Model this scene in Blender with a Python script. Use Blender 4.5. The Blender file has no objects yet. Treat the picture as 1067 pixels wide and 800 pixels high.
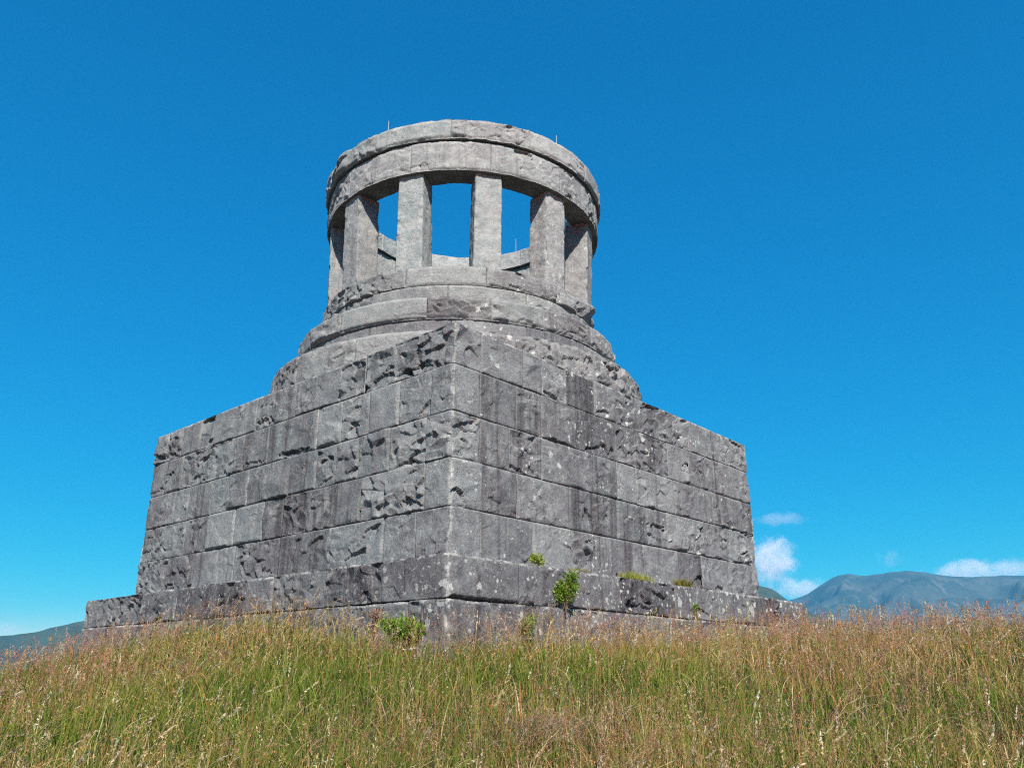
import bpy, math
import numpy as np
from mathutils import Matrix, Vector

scene = bpy.context.scene
COL = scene.collection
S = 6.0                                     # metres per survey unit (half diagonal of the podium)
rng = np.random.default_rng(11)
R = math.radians

# ------------------------------------------------------------------ noise
_T = np.random.default_rng(3).random((8, 256, 256))


def vnoise(x, y, k=0):
    t = _T[k % 8]
    xi = np.floor(x).astype(int); yi = np.floor(y).astype(int)
    fx = x - xi; fy = y - yi
    fx = fx * fx * (3 - 2 * fx); fy = fy * fy * (3 - 2 * fy)
    a = t[xi & 255, yi & 255]; b = t[(xi + 1) & 255, yi & 255]
    c = t[xi & 255, (yi + 1) & 255]; d = t[(xi + 1) & 255, (yi + 1) & 255]
    return (a * (1 - fx) + b * fx) * (1 - fy) + (c * (1 - fx) + d * fx) * fy


def fbm(x, y, k=0, octv=4, gain=.5):
    s = np.zeros_like(x, dtype=float); a = 1.; n = 0.
    for i in range(octv):
        s += a * (vnoise(x * 2 ** i + 17.3 * i, y * 2 ** i + 9.1 * i, k + i) - .5); n += a; a *= gain
    return s / n * 2


def sstep(a, b, x):
    t = np.clip((x - a) / (b - a), 0, 1)
    return t * t * (3 - 2 * t)


# ------------------------------------------------------------------ object helpers
def tag(o, label=None, cat=None, group=None, kind=None):
    if label: o['label'] = label
    if cat: o['category'] = cat
    if group: o['group'] = group
    if kind: o['kind'] = kind
    return o


def empty(name, loc=(0, 0, 0)):
    o = bpy.data.objects.new(name, None); COL.objects.link(o); o.location = loc
    return o


class MB:
    """collects quads; builds ONE mesh object"""
    def __init__(s):
        s.V = []; s.Q = []; s.A = []; s.n = 0

    def add(s, v, q, a=None):
        v = np.asarray(v, float).reshape(-1, 3); q = np.asarray(q, int).reshape(-1, 4)
        s.V.append(v); s.Q.append(q + s.n); s.n += len(v)
        if a is None: a = np.tile([.5, .5, 0.], (len(v), 1))
        a = np.asarray(a, float)
        if a.ndim == 0: a = np.tile([float(a), float(a), 0.], (len(v), 1))
        if a.shape == (3,) : a = np.tile(a, (len(v), 1))
        if a.ndim == 1: a = np.stack([a, a, a], 1)
        s.A.append(a)

    def grid(s, P, a=None, flip=False):
        n, m = P.shape[:2]
        i = np.arange(n * m).reshape(n, m)
        q = np.stack([i[:-1, :-1], i[1:, :-1], i[1:, 1:], i[:-1, 1:]], -1).reshape(-1, 4)
        if flip: q = q[:, ::-1]
        if a is not None and np.ndim(a) == 0: a = np.tile([float(a), float(a), 0.], (n * m, 1))
        elif a is not None and np.shape(a) == (3,): a = np.tile(a, (n * m, 1))
        elif a is not None: a = np.asarray(a).reshape(n * m, -1).squeeze()
        s.add(P.reshape(-1, 3), q, a)

    def build(s, name, mat, parent=None, smooth=False, attr='tone'):
        V = np.concatenate(s.V); Q = np.concatenate(s.Q); A = np.concatenate(s.A)
        me = bpy.data.meshes.new(name)
        me.vertices.add(len(V)); me.vertices.foreach_set('co', V.astype(np.float32).ravel())
        me.loops.add(Q.size); me.loops.foreach_set('vertex_index', Q.astype(np.int32).ravel())
        me.polygons.add(len(Q)); me.polygons.foreach_set('loop_start', np.arange(0, Q.size, 4, dtype=np.int32))
        if smooth: me.polygons.foreach_set('use_smooth', np.ones(len(Q), bool))
        at = me.attributes.new(attr, 'FLOAT_COLOR', 'POINT')
        at.data.foreach_set('color', np.concatenate([A, np.ones((len(A), 1))], 1).astype(np.float32).ravel())
        me.update(calc_edges=True); me.validate()
        me.materials.append(mat)
        o = bpy.data.objects.new(name, me); COL.objects.link(o)
        if parent is not None: o.parent = parent
        return o


# ------------------------------------------------------------------ materials
class NT:
    def __init__(s, tree): s.t = tree
    def n(s, typ, **kw):
        x = s.t.nodes.new(typ)
        for k, v in kw.items():
            if k in x.inputs.keys() and not hasattr(x, k): x.inputs[k].default_value = v
            elif hasattr(x, k): setattr(x, k, v)
            else: x.inputs[k].default_value = v
        return x
    def l(s, a, b): s.t.links.new(a, b)
    def noise(s, vec, scale, detail=4, rough=.55, dist=0.):
        x = s.n('ShaderNodeTexNoise'); x.inputs['Scale'].default_value = scale
        x.inputs['Detail'].default_value = detail; x.inputs['Roughness'].default_value = rough
        x.inputs['Distortion'].default_value = dist
        s.l(vec, x.inputs['Vector']); return x.outputs['Fac']
    def ramp(s, fac, lo, hi, a=0., b=1.):
        x = s.n('ShaderNodeMapRange'); x.interpolation_type = 'SMOOTHSTEP'
        x.inputs['From Min'].default_value = lo; x.inputs['From Max'].default_value = hi
        x.inputs['To Min'].default_value = a; x.inputs['To Max'].default_value = b
        s.l(fac, x.inputs['Value']); return x.outputs['Result']
    def math(s, op, a, b=None):
        x = s.n('ShaderNodeMath'); x.operation = op
        for i, v in enumerate((a, b)):
            if v is None: continue
            if isinstance(v, (int, float)): x.inputs[i].default_value = v
            else: s.l(v, x.inputs[i])
        return x.outputs[0]
    def mix(s, fac, a, b, mode='MIX'):
        x = s.n('ShaderNodeMix'); x.data_type = 'RGBA'; x.blend_type = mode
        for k, v in ((0, fac), (6, a), (7, b)):
            if isinstance(v, (int, float)): x.inputs[k].default_value = v
            elif isinstance(v, tuple): x.inputs[k].default_value = (*v, 1)
            else: s.l(v, x.inputs[k])
        return x.outputs[2]
    def mapping(s, vec, scale):
        x = s.n('ShaderNodeMapping'); x.inputs['Scale'].default_value = scale; s.l(vec, x.inputs['Vector'])
        return x.outputs['Vector']


def new_mat(name):
    m = bpy.data.materials.new(name); m.use_nodes = True
    m.node_tree.nodes.clear()
    return m, NT(m.node_tree)


def stone(name, base=(.150, .155, .160), pale=(.258, .263, .264), dark=(.045, .038, .043), streak=.76, lichen=.5, warm=.6):
    m, t = new_mat(name)
    out = t.n('ShaderNodeOutputMaterial'); b = t.n('ShaderNodeBsdfPrincipled')
    b.inputs['Roughness'].default_value = .92; b.inputs['Specular IOR Level'].default_value = .12
    pos = t.n('ShaderNodeTexCoord').outputs['Object']
    tone = t.n('ShaderNodeVertexColor', layer_name='tone')
    sep = t.n('ShaderNodeSeparateColor'); t.l(tone.outputs['Color'], sep.inputs[0])
    tn, tn2 = sep.outputs[0], sep.outputs[1]
    big = t.noise(pos, .9, 5, .6)
    mid = t.noise(pos, 4.5, 7, .7)
    grain = t.noise(pos, 48, 5, .8)
    g2 = t.noise(pos, 21, 5, .85)
    k = lambda q: (base[0] * q[0], base[1] * q[1], base[2] * q[2])
    # each block has its own cast: slate green, neutral or plum
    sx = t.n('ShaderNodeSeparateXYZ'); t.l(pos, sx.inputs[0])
    side = t.ramp(sx.outputs['X'], -1.2, .9)                 # greener towards the left face, more plum and lichened towards the right
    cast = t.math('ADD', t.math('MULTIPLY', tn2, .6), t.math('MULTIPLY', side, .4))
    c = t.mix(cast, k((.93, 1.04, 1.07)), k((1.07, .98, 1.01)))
    c = t.mix(t.ramp(mid, .38, .66), c, pale)
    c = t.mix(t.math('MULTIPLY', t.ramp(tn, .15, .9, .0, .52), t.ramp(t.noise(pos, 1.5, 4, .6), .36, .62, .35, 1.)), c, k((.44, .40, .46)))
    c = t.mix(t.ramp(tn, .0, .28, .45, .0), c, pale)
    # broad damp plum stains and dark run-off falling across the joints
    c = t.mix(t.ramp(big, .47, .68, 0, warm), c, k((.66, .56, .62)))
    sv = t.mapping(pos, (2.8, 2.8, .13)); st = t.noise(sv, 1.6, 6, .64)
    sv2 = t.mapping(pos, (13, 13, .45)); st2 = t.noise(sv2, 1.3, 5, .65)
    lim = t.math('ADD', st, t.math('MULTIPLY', t.math('SUBTRACT', tn, .5), .20))
    lim = t.math('ADD', lim, t.math('MULTIPLY', t.math('SUBTRACT', st2, .5), .55))
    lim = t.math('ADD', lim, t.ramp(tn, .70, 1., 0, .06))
    c = t.mix(t.ramp(lim, .50, .74, 0, streak), c, dark)
    pv = t.mapping(pos, (8, 8, .30)); pw = t.mapping(pos, (30, 30, 1.))
    wl = t.math('ADD', t.noise(pv, 2.2, 5, .65), t.math('MULTIPLY', t.math('SUBTRACT', t.noise(pw, 2., 3, .6), .5), .25))
    c = t.mix(t.ramp(wl, .60, .78, 0, .60), c, (.33, .325, .31))
    # coarse crystalline speckle, stronger here and fainter there
    amp = t.ramp(t.noise(pos, 2.3, 4, .6), .34, .62, .35, 1.)
    sp = lambda f, lo, hi, v: t.math('MULTIPLY', t.ramp(f, lo, hi, v, 0.), amp)
    c = t.mix(sp(g2, .30, .46, .75), c, k((.22, .22, .25)))
    c = t.mix(t.math('MULTIPLY', t.ramp(g2, .54, .72, 0, .70), amp), c, (.36, .36, .35))
    c = t.mix(sp(grain, .33, .46, .85), c, (.024, .024, .03))
    c = t.mix(t.math('MULTIPLY', t.ramp(grain, .55, .70, 0, .80), amp), c, (.42, .42, .41))
    # mortar, pale crust along the arrises, and light painted on course top edges
    mo = t.math('MULTIPLY', sep.outputs[2], t.ramp(t.noise(pos, 7, 6, .75), .46, .57))
    c = t.mix(mo, c, (.44, .435, .41))
    # lichen: pale round spots of mixed size, in colonies
    for sc, th, am in ((3.0, .36, .75), (7.5, .50, .9), (17., .55, .85)):
        v = t.n('ShaderNodeTexVoronoi'); v.inputs['Scale'].default_value = sc; v.inputs['Randomness'].default_value = 1
        wob = t.n('ShaderNodeVectorMath'); wob.operation = 'ADD'
        nz = t.n('ShaderNodeTexNoise'); nz.inputs['Scale'].default_value = sc * 3; t.l(pos, nz.inputs['Vector'])
        ms = t.n('ShaderNodeVectorMath'); ms.operation = 'SCALE'; ms.inputs['Scale'].default_value = .7 / sc
        t.l(nz.outputs['Color'], ms.inputs[0]); t.l(pos, wob.inputs[0]); t.l(ms.outputs[0], wob.inputs[1])
        t.l(wob.outputs[0], v.inputs['Vector'])
        rc = t.n('ShaderNodeSeparateColor'); t.l(v.outputs['Color'], rc.inputs[0])
        cn = t.noise(pos, .75 + sc * .05, 4, .6)
        col = t.ramp(cn, .56 - .16 * lichen, .74 - .16 * lichen)
        rad = t.math('MULTIPLY', t.math('MULTIPLY', t.math('POWER', rc.outputs[0], 1.6), col), th)
        d = t.math('SUBTRACT', rad, v.outputs['Distance'])
        f = t.ramp(d, -.002, .06, 0, am)
        f = t.math('MULTIPLY', f, t.ramp(grain, .34, .46))
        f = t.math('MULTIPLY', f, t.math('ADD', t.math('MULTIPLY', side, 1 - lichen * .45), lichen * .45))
        c = t.mix(f, c, (.46, .465, .44))
    t.l(c, b.inputs['Base Color'])
    bump = t.n('ShaderNodeBump'); bump.inputs['Strength'].default_value = 1.; bump.inputs['Distance'].default_value = .022
    h = t.math('ADD', t.math('MULTIPLY', grain, .5), t.math('MULTIPLY', g2, 1.0))
    t.l(h, bump.inputs['Height']); t.l(bump.outputs[0], b.inputs['Normal'])
    t.l(b.outputs[0], out.inputs[0])
    return m


def leafy(name, attr='tone', trans=.35, rough=.6):
    m, t = new_mat(name)
    out = t.n('ShaderNodeOutputMaterial')
    vc = t.n('ShaderNodeVertexColor', layer_name=attr)
    d = t.n('ShaderNodeBsdfDiffuse'); tr = t.n('ShaderNodeBsdfTranslucent')
    mx = t.n('ShaderNodeMixShader'); mx.inputs[0].default_value = trans
    t.l(vc.outputs[0], d.inputs[0]); t.l(vc.outputs[0], tr.inputs[0])
    t.l(d.outputs[0], mx.inputs[1]); t.l(tr.outputs[0], mx.inputs[2]); t.l(mx.outputs[0], out.inputs[0])
    return m


M_POD = stone('podium_stone')
M_PLI = stone('plinth_stone', base=(.118, .119, .127), pale=(.20, .20, .20), dark=(.040, .032, .038), streak=.8, lichen=1.0, warm=.6)
M_DRM = stone('drum_stone', base=(.180, .181, .181), pale=(.29, .29, .283), dark=(.07, .06, .063), streak=.5, lichen=.6, warm=.45)
M_TMP = stone('temple_stone', base=(.25, .25, .247), pale=(.375, .373, .364), dark=(.09, .08, .083), streak=.45, lichen=.3, warm=.25)
m, t = new_mat('low_bounce_floor')  # unseen floor, coloured dark to cut light bounced up under the ring
o_ = t.n('ShaderNodeOutputMaterial'); b_ = t.n('ShaderNodeBsdfPrincipled'); b_.inputs['Roughness'].default_value = .95
tc_ = t.n('ShaderNodeTexCoord').outputs['Object']
t.l(t.mix(t.ramp(t.noise(tc_, 3, 5), .4, .6), (.03, .035, .02), (.06, .055, .045)), b_.inputs['Base Color']); t.l(b_.outputs[0], o_.inputs[0])
M_FLOOR = m
M_LEAF = leafy('leaf')
M_GRASS = leafy('meadow_grass_blades', trans=.3)
m, t = new_mat('weathered_steel')
o_ = t.n('ShaderNodeOutputMaterial'); b_ = t.n('ShaderNodeBsdfPrincipled')
b_.inputs['Metallic'].default_value = 1.; b_.inputs['Roughness'].default_value = .7
tc_ = t.n('ShaderNodeTexCoord').outputs['Object']
t.l(t.mix(t.noise(tc_, 40), (.25, .25, .25), (.4, .4, .38)), b_.inputs['Base Color']); t.l(b_.outputs[0], o_.inputs[0])
M_STEEL = m
m, t = new_mat('bark')
o_ = t.n('ShaderNodeOutputMaterial'); b_ = t.n('ShaderNodeBsdfPrincipled'); b_.inputs['Roughness'].default_value = .9
tc_ = t.n('ShaderNodeTexCoord').outputs['Object']
t.l(t.mix(t.noise(tc_, 30), (.09, .05, .03), (.17, .10, .07)), b_.inputs['Base Color']); t.l(b_.outputs[0], o_.inputs[0])
M_BARK = m


# ------------------------------------------------------------------ rock-faced masonry
def block_patch(u0, u1, v0, v1, res, rough=1., joint=(1, 1, 1, 1), edge_amp=0., crust=0., stain=None):
    """One dressed stone as a height field. joint: left, right, bottom, top edges that fall back into a mortar joint."""
    g = .0075
    nu = max(2, int(round((u1 - u0) / res))); nv = max(2, int(round((v1 - v0) / res)))
    us = np.linspace(u0 + g, u1 - g, nu); vs = np.linspace(v0 + g, v1 - g, nv)
    us = np.concatenate([[u0], us, [u1]]); vs = np.concatenate([[v0], vs, [v1]])
    U, V = np.meshgrid(us, vs, indexing='ij')
    w, h = u1 - u0, v1 - v0
    so = rng.random(2) * 300
    e = np.minimum(np.minimum(U - u0, u1 - U), np.minimum(V - v0, v1 - V))
    rg = rough * rng.choice([.45, .75, 1.05, 1.4], p=[.24, .30, .28, .18])
    wx = .007 * fbm(U * 18 + so[0], V * 18, 1, 2); wy = .007 * fbm(U * 18, V * 18 + so[1], 4, 2)

    def cells(per_m2, lo):
        n = max(lo, int(w * h * per_m2))
        cu = rng.uniform(u0, u1, n); cv = rng.uniform(v0, v1, n)
        best = np.full(U.shape, 9e9); idx = np.zeros(U.shape, int)
        for i in range(n):
            d = (U + wx - cu[i]) ** 2 + (1.25 * (V + wy - cv[i])) ** 2
            k = d < best; best = np.where(k, d, best); idx = np.where(k, i, idx)
        return n, cu, cv, idx

    prof = sstep(0, .025 + .03 * rng.random(), e + .010 * fbm(U * 11 + so[0], V * 11 + so[1], 2, 2))
    D = rng.uniform(-.008, .010) * min(1, rough) + prof * rng.uniform(.004, .026) * min(rough, 1.2)
    D += prof * (.3 + rg) * .009 * fbm(U * 2.6 + so[0], V * 2.6 + so[1], 0, 5, .6) + .0035 * fbm(U * 30 + so[1], V * 30 + so[0], 3, 3, .7)
    # pillow of broad cleft planes with crisp creases
    P = np.full(U.shape, .05)
    for i in range(8):
        pu, pv = rng.uniform(u0, u1), rng.uniform(v0, v1)
        P = np.minimum(P, rng.uniform(.004, .03) + rng.normal(0, .085) * (U - pu) + rng.normal(0, .11) * (V - pv))
    D += prof * rg * 1.45 * (.008 + np.clip(1.35 * P, -.016, .06))
    # conchoidal scoops meeting in sharp ridges
    rd = np.abs(fbm(U * 2.3 + so[1] + wx * 3, V * 3.0 + so[0] + wy * 3, 3, 3, .45))
    D += prof * rg * .024 * (.22 - np.minimum(rd, .5))
    # fractured chips
    n, cu, cv, idx = cells(46, 7)
    hh = rng.normal(0, .0055, n)[idx]; gx = rng.normal(0, .15, n)[idx]; gy = rng.normal(.03, .18, n)[idx]
    F = np.clip(hh + gx * (U - cu[idx]) + gy * (V - cv[idx]), -.022, .022)
    zone = sstep(-.15, .25, fbm(U * 1.9 + so[1], V * 1.9 + so[0], 6, 3) + .25 * (rg - .6))
    D += prof * rg * .9 * F * zone
    # spalls: broken back beneath an overhanging lip, angular outline, fading out downward
    jag = rng.normal(0, .20, n)[idx]; dj = rng.uniform(.5, 1.35, n)[idx]
    for i in range(rng.poisson(.70 * rg * w / 1.2 + .06)):
        a = rng.uniform(.10, .42); bb = rng.uniform(.04, .15) * min(1, h / .5)
        pu = rng.uniform(u0 + .06, u1 - .06)
        pv = v0 + h * (rng.uniform(-.02, .17) if rng.random() < .80 else rng.uniform(.3, .85))
        d = np.sqrt(((U - pu) / a) ** 2 + ((V - pv + .25 * (U - pu) * rng.normal()) / bb) ** 2) + jag + .25 * fbm(U * 16 + so[1], V * 16 + pv, 5, 3)
        tt = np.clip((V - pv + bb) / (2 * bb), 0, 1.2)
        D -= rng.uniform(.02, .06) * dj * (.1 + .9 * tt) * sstep(1., .93, d)
    # worn and chipped arrises
    D -= .018 * sstep(.035, .0, e) * np.clip(fbm(U * 6 + so[1], V * 6 + so[0], 7, 4) + .10, 0, 1) * min(1, rough)
    mort_edge_light = np.zeros_like(D)
    sides = (U - u0, u1 - U, V - v0, v1 - V)
    for q, (flag, dist) in enumerate(zip(joint, sides)):
        if flag:
            jd = rng.choice([-.010, -.022, -.04], p=[.22, .23, .55]) if q < 2 else rng.choice([-.014, -.03, -.055], p=[.2, .3, .5])
            D = np.where(dist < 1e-6, jd, D)
            if jd > -.0145: mort_edge_light = np.maximum(mort_edge_light, sstep(.016, .003, dist) * rng.uniform(.1, .85))
            elif q == 3: mort_edge_light = np.maximum(mort_edge_light, sstep(.02, .004, dist) * .5)  # top edges of courses paled as well: painted light catching the ledge
        else:
            fl = edge_amp * (fbm(U * 5 + so[0], V * 5 + so[1], 2, 4) + .35 * fbm(U * 22 + so[0], V * 22, 4, 3)) if edge_amp else 0.
            k = sstep(0, .03, dist)
            D = D * k + fl * (1 - k)
            if edge_amp and q > 1: D -= edge_amp * .7 * (1 - sstep(0, .07, dist)) * (1 + .8 * fbm(U * 2 + so[0], V * 0 + so[1], 6, 3))
            if crust: mort_edge_light = np.maximum(mort_edge_light, sstep(.045, .012, dist) * crust)
    tn_ = rng.choice([rng.uniform(0, .3), rng.uniform(.25, .6), rng.uniform(.6, .85)], p=[.38, .50, .12]) if stain is None else min(.9, stain * rng.uniform(.75, 1.))
    a = np.stack([np.full(D.size, tn_), np.full(D.size, rng.random()), mort_edge_light.ravel()], 1)
    return U, V, D, a


def wall_side(mb, P0, P1, courses, res, rough=1., stains={}):
    """courses: (z0, z1, [joint distances], bottom joint flag, top joint flag)."""
    P0 = np.array(P0, float); P1 = np.array(P1, float)
    L = np.linalg.norm(P1 - P0); d = (P1 - P0) / L; nrm = np.array([d[1], -d[0]])
    c0 = (P0 + P1) / 2
    if nrm @ c0 < 0: nrm = -nrm
    flip = (d[0] * nrm[1] - d[1] * nrm[0]) > 0
    for ci, (z0, z1, js, jb, jt) in enumerate(courses):
        cuts = [0.] + [j for j in js if .2 < j < L - .2] + [L]
        extra = {}
        for i in range(len(cuts) - 1):
            if cuts[i + 1] - cuts[i] > 1.0 and rng.random() < .5:
                extra[i] = cuts[i] + (cuts[i + 1] - cuts[i]) * rng.uniform(.36, .64)
        own = []; c2 = []
        for i in range(len(cuts) - 1):
            c2.append(cuts[i]); own.append(i)
            if i in extra: c2.append(extra[i]); own.append(i)
        cuts = c2 + [L]
        for i in range(len(cuts) - 1):
            U, V, D, a = block_patch(cuts[i], cuts[i + 1], z0, z1, res, rough, (int(i > 0), int(i < len(cuts) - 2), jb, jt), crust=.8, stain=stains.get((ci, own[i])))
            # both faces of a corner lose the same splinters, so the worn arris stays closed
            for du, P_, sg in ((U, P0, 1), (L - U, P1, -1)):
                if du.min() > .3: continue
                hsh = P_[0] * 3.1 + P_[1] * 5.7
                c = np.clip(fbm(V * 2.6 + hsh, V * 0 + 3., 1, 4) + .05, 0, 1) * .045 + .006 + .010 * np.clip(fbm(V * 14 + hsh, V * 0 + 7., 2, 3), 0, 1)
                k1 = 1 - sstep(0, .06, du)
                D = D - c * k1; U = U + sg * c * k1
            if not jt:       # weathered top edge
                k1 = 1 - sstep(0, .05, z1 - V)
                V = V - k1 * (.004 + .022 * np.clip(fbm(U * 3.7 + z1, U * 0 + d[0] * 9, 3, 4), 0, 1))
            wv = .010 * fbm(U * .8 + d[0] * 11, V * 1.7 + 5., 5, 3)
            P = np.stack([P0[0] + d[0] * U + nrm[0] * D, P0[1] + d[1] * U + nrm[1] * D, V + wv * sstep(0, .4, U) * sstep(0, .4, L - U)], -1)
            mb.grid(P, a, flip)


def square_top(mb, g, z):
    z -= .035; g -= .05
    mb.add([(-g, 0, z), (0, -g, z), (g, 0, z), (0, g, z)], [(0, 1, 2, 3)], (.4, .4, 0.))


HD = S                                       # half diagonal, podium corners at (0,-HD) near, (-HD,0), (HD,0), (0,HD)
ZC = [0., .115 * S, .219 * S, .3226 * S, .4316 * S, .5307 * S]
JL = {5: [1.2, 2.46, 3.65, 4.81, 6.22, 7.4], 4: [.42, 1.72, 2.98, 4.33, 5.53, 7.23, 7.9], 3: [.49, 1.23, 2.43, 3.64, 4.83, 6.03, 7.35],
      2: [.49, 1.78, 2.98, 4.26, 6.01, 6.81], 1: [1.26, 2.47, 3.73, 5.02, 6.36, 7.31]}
JR = {5: [.53, 1.4, 2.43, 3.73, 5.56, 7.16], 4: [.51, 1.25, 2.64, 3.69, 5.31, 6.04, 6.98], 3: [.52, 1.79, 2.99, 4.25, 5.43, 6.82, 8.04],
      2: [.58, 1.25, 2.42, 3.65, 4.5, 6.05, 7.28], 1: [.54, 1.58, 3.02, 4.04, 5.46, 7.22]}
RES = .0125

monument = empty('stone_monument')
tag(monument, 'grey granite monument, a round open temple of square pillars on a massive square block podium', 'monument')

# podium
mb = MB()
cor = lambda g: ((0, -g), (-g, 0), (g, 0), (0, g))
N_, L_, R_, B_ = cor(HD)
crs = lambda J: [(ZC[c - 1], ZC[c], J[c], 1, int(c < 5)) for c in (1, 2, 3, 4, 5)]
wall_side(mb, N_, L_, crs(JL), RES, stains={(1, 3): 1., (1, 2): .92, (0, 2): .97, (0, 3): .8, (0, 5): .75, (1, 0): .2, (2, 0): .1, (2, 3): .6, (3, 4): .55, (0, 0): .35, (1, 1): .15, (0, 1): .3})
wall_side(mb, N_, R_, crs(JR), RES, stains={(1, 3): .97, (1, 2): .3, (0, 1): .7, (0, 3): .72, (3, 1): .75, (3, 2): .7, (2, 1): .55, (1, 4): .65, (4, 1): .1, (2, 0): .1, (3, 5): .1, (2, 4): .05})
wall_side(mb, B_, L_, crs(JR), .06)
wall_side(mb, B_, R_, crs(JL), .06)
square_top(mb, HD, ZC[5])
mb.build('podium_wall', M_POD, monument)

# plinth and base course
ZP = -.0826 * S
GP = HD * 1.1405
jp_l = [1.12, 2.25, 3.44, 4.12, 4.97, 6.18, 7.4, 8.5]; jp_r = [1.21, 2.22, 3.36, 4.82, 6.21, 7.5, 8.6]
mb = MB(); n, l, r, b = cor(GP)
for p0, p1, jj, rs in ((n, l, jp_l, RES), (n, r, jp_r, RES), (b, l, jp_r, .06), (b, r, jp_l, .06)):
    wall_side(mb, p0, p1, [(ZP, 0., jj, 1, 0)], rs, .9, stains={(0, 1): .9, (0, 4): .95, (0, 5): .9, (0, 0): .4, (0, 2): .2} if p1 is l else {(0, 0): .3, (0, 3): .9})
square_top(mb, GP, 0.)
mb.build('plinth', M_PLI, monument)
mb = MB(); GB = GP + .03; n, l, r, b = cor(GB)
jb_l = [.62, 1.9, 3.1, 4.5, 5.6, 7.0, 8.3]; jb_r = [.7, 1.6, 2.9, 4.1, 5.4, 6.6, 8.0]
for p0, p1, jj, rs in ((n, l, jb_l, RES), (n, r, jb_r, RES), (b, l, jb_r, .08), (b, r, jb_l, .08)):
    wall_side(mb, p0, p1, [(-1.75, ZP - .003, jj, 1, 0)], rs, .8)
square_top(mb, GB, ZP - .003)
mb.build('base_course', M_PLI, monument)


# round parts
def ring_patch(mb, Rr, z0, z1, a0, a1, res, rough, joint, edge_amp=0., cx=0., inward=False, lean=0.):
    """a in degrees, 0 towards the camera side (-y), positive to +x. returns outer edge rows."""
    U, V, D, a = block_patch(R(a0) * Rr, R(a1) * Rr, z0, z1, res, rough, joint, edge_amp)
    A = U / Rr
    rr = (Rr - D) if inward else (Rr + D)
    rr = rr + lean * (V - z0) / (z1 - z0)
    P = np.stack([cx + rr * np.sin(A), -rr * np.cos(A), V], -1)
    mb.grid(P, a, flip=inward)
    return P


def full_ring(mb, Rr, z0, z1, cuts, rough=1., top_joint=0, edge_amp=.012, bot_joint=1, lean=0.):
    cuts = sorted(cuts); tops = []
    for i, a0 in enumerate(cuts):
        a1 = cuts[i + 1] if i + 1 < len(cuts) else cuts[0] + 360
        mid = (a0 + a1) / 2
        front = abs((mid + 180) % 360 - 180) < 105
        tops.append(ring_patch(mb, Rr, z0, z1, a0, a1, .016 if front else .06, rough, (1, 1, bot_joint, top_joint), edge_amp, lean=lean))
    return [p[:, -1] for p in tops], [p[:, 0] for p in tops]


def annulus(mb, rows, r_in, z, down=False, tone=.4):
    for row in rows:
        a = np.arctan2(row[:, 0], -row[:, 1])
        inn = np.stack([r_in * np.sin(a), -r_in * np.cos(a), np.full(len(a), z)], -1)
        P = np.stack([row, inn], 1)
        mb.grid(P, tone, flip=down)


R1, R2, R3 = .6238 * S, .5472 * S, .4775 * S
Z1, Z2B, Z2, Z3 = .674 * S, .742 * S, .8129 * S, .9488 * S
Z3J = .884 * S
mb = MB(); tp, _ = full_ring(mb, R1, ZC[5], Z1, [-172 + i * 20.5 + (i % 3) * 1.5 for i in range(17)], 1.2, 0, .035)
annulus(mb, tp, .4 * S, Z1); mb.build('lower_drum', M_DRM, monument)
mb = MB(); full_ring(mb, .540 * S, Z1 - .02, Z2B + .0, [-170 + i * 24 for i in range(15)], .4, 0, 0)
mb.build('drum_neck', M_POD, monument)
mb = MB(); tp, bt = full_ring(mb, R2, Z2B, Z2, [-9.5 + 19.5 * i - (2 if i % 3 == 2 else 0) for i in range(18)], 1.15, 0, .030, 0)
annulus(mb, tp, .4 * S, Z2); annulus(mb, bt, .5 * S, Z2B, True); mb.build('upper_drum', M_DRM, monument)
mb = MB(); full_ring(mb, R3 - .015, Z2 - .02, Z3J, [-4 + 30 * i for i in range(12)], .9, 1, .0)
tp, _ = full_ring(mb, R3, Z3J, Z3, [-20 + 30 * i for i in range(12)], 1.2, 0, .013)
annulus(mb, tp, .395 * S, Z3)
mb.build('parapet', M_DRM, monument)
# inner floor of the temple
mb = MB(); ang = np.linspace(-math.pi, math.pi, 73)
rr = np.linspace(.02, .41, 12) * S
P = np.stack([np.outer(np.sin(ang), rr), -np.outer(np.cos(ang), rr), np.full((73, 12), Z3 - .35 * S * .1)], -1)
mb.grid(P, .4); mb.build('temple_floor', M_FLOOR, monument)

# pillars
ZL, ZCB, ZT = 1.278 * S, 1.3872 * S, 1.4611 * S
CX = .04


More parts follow.
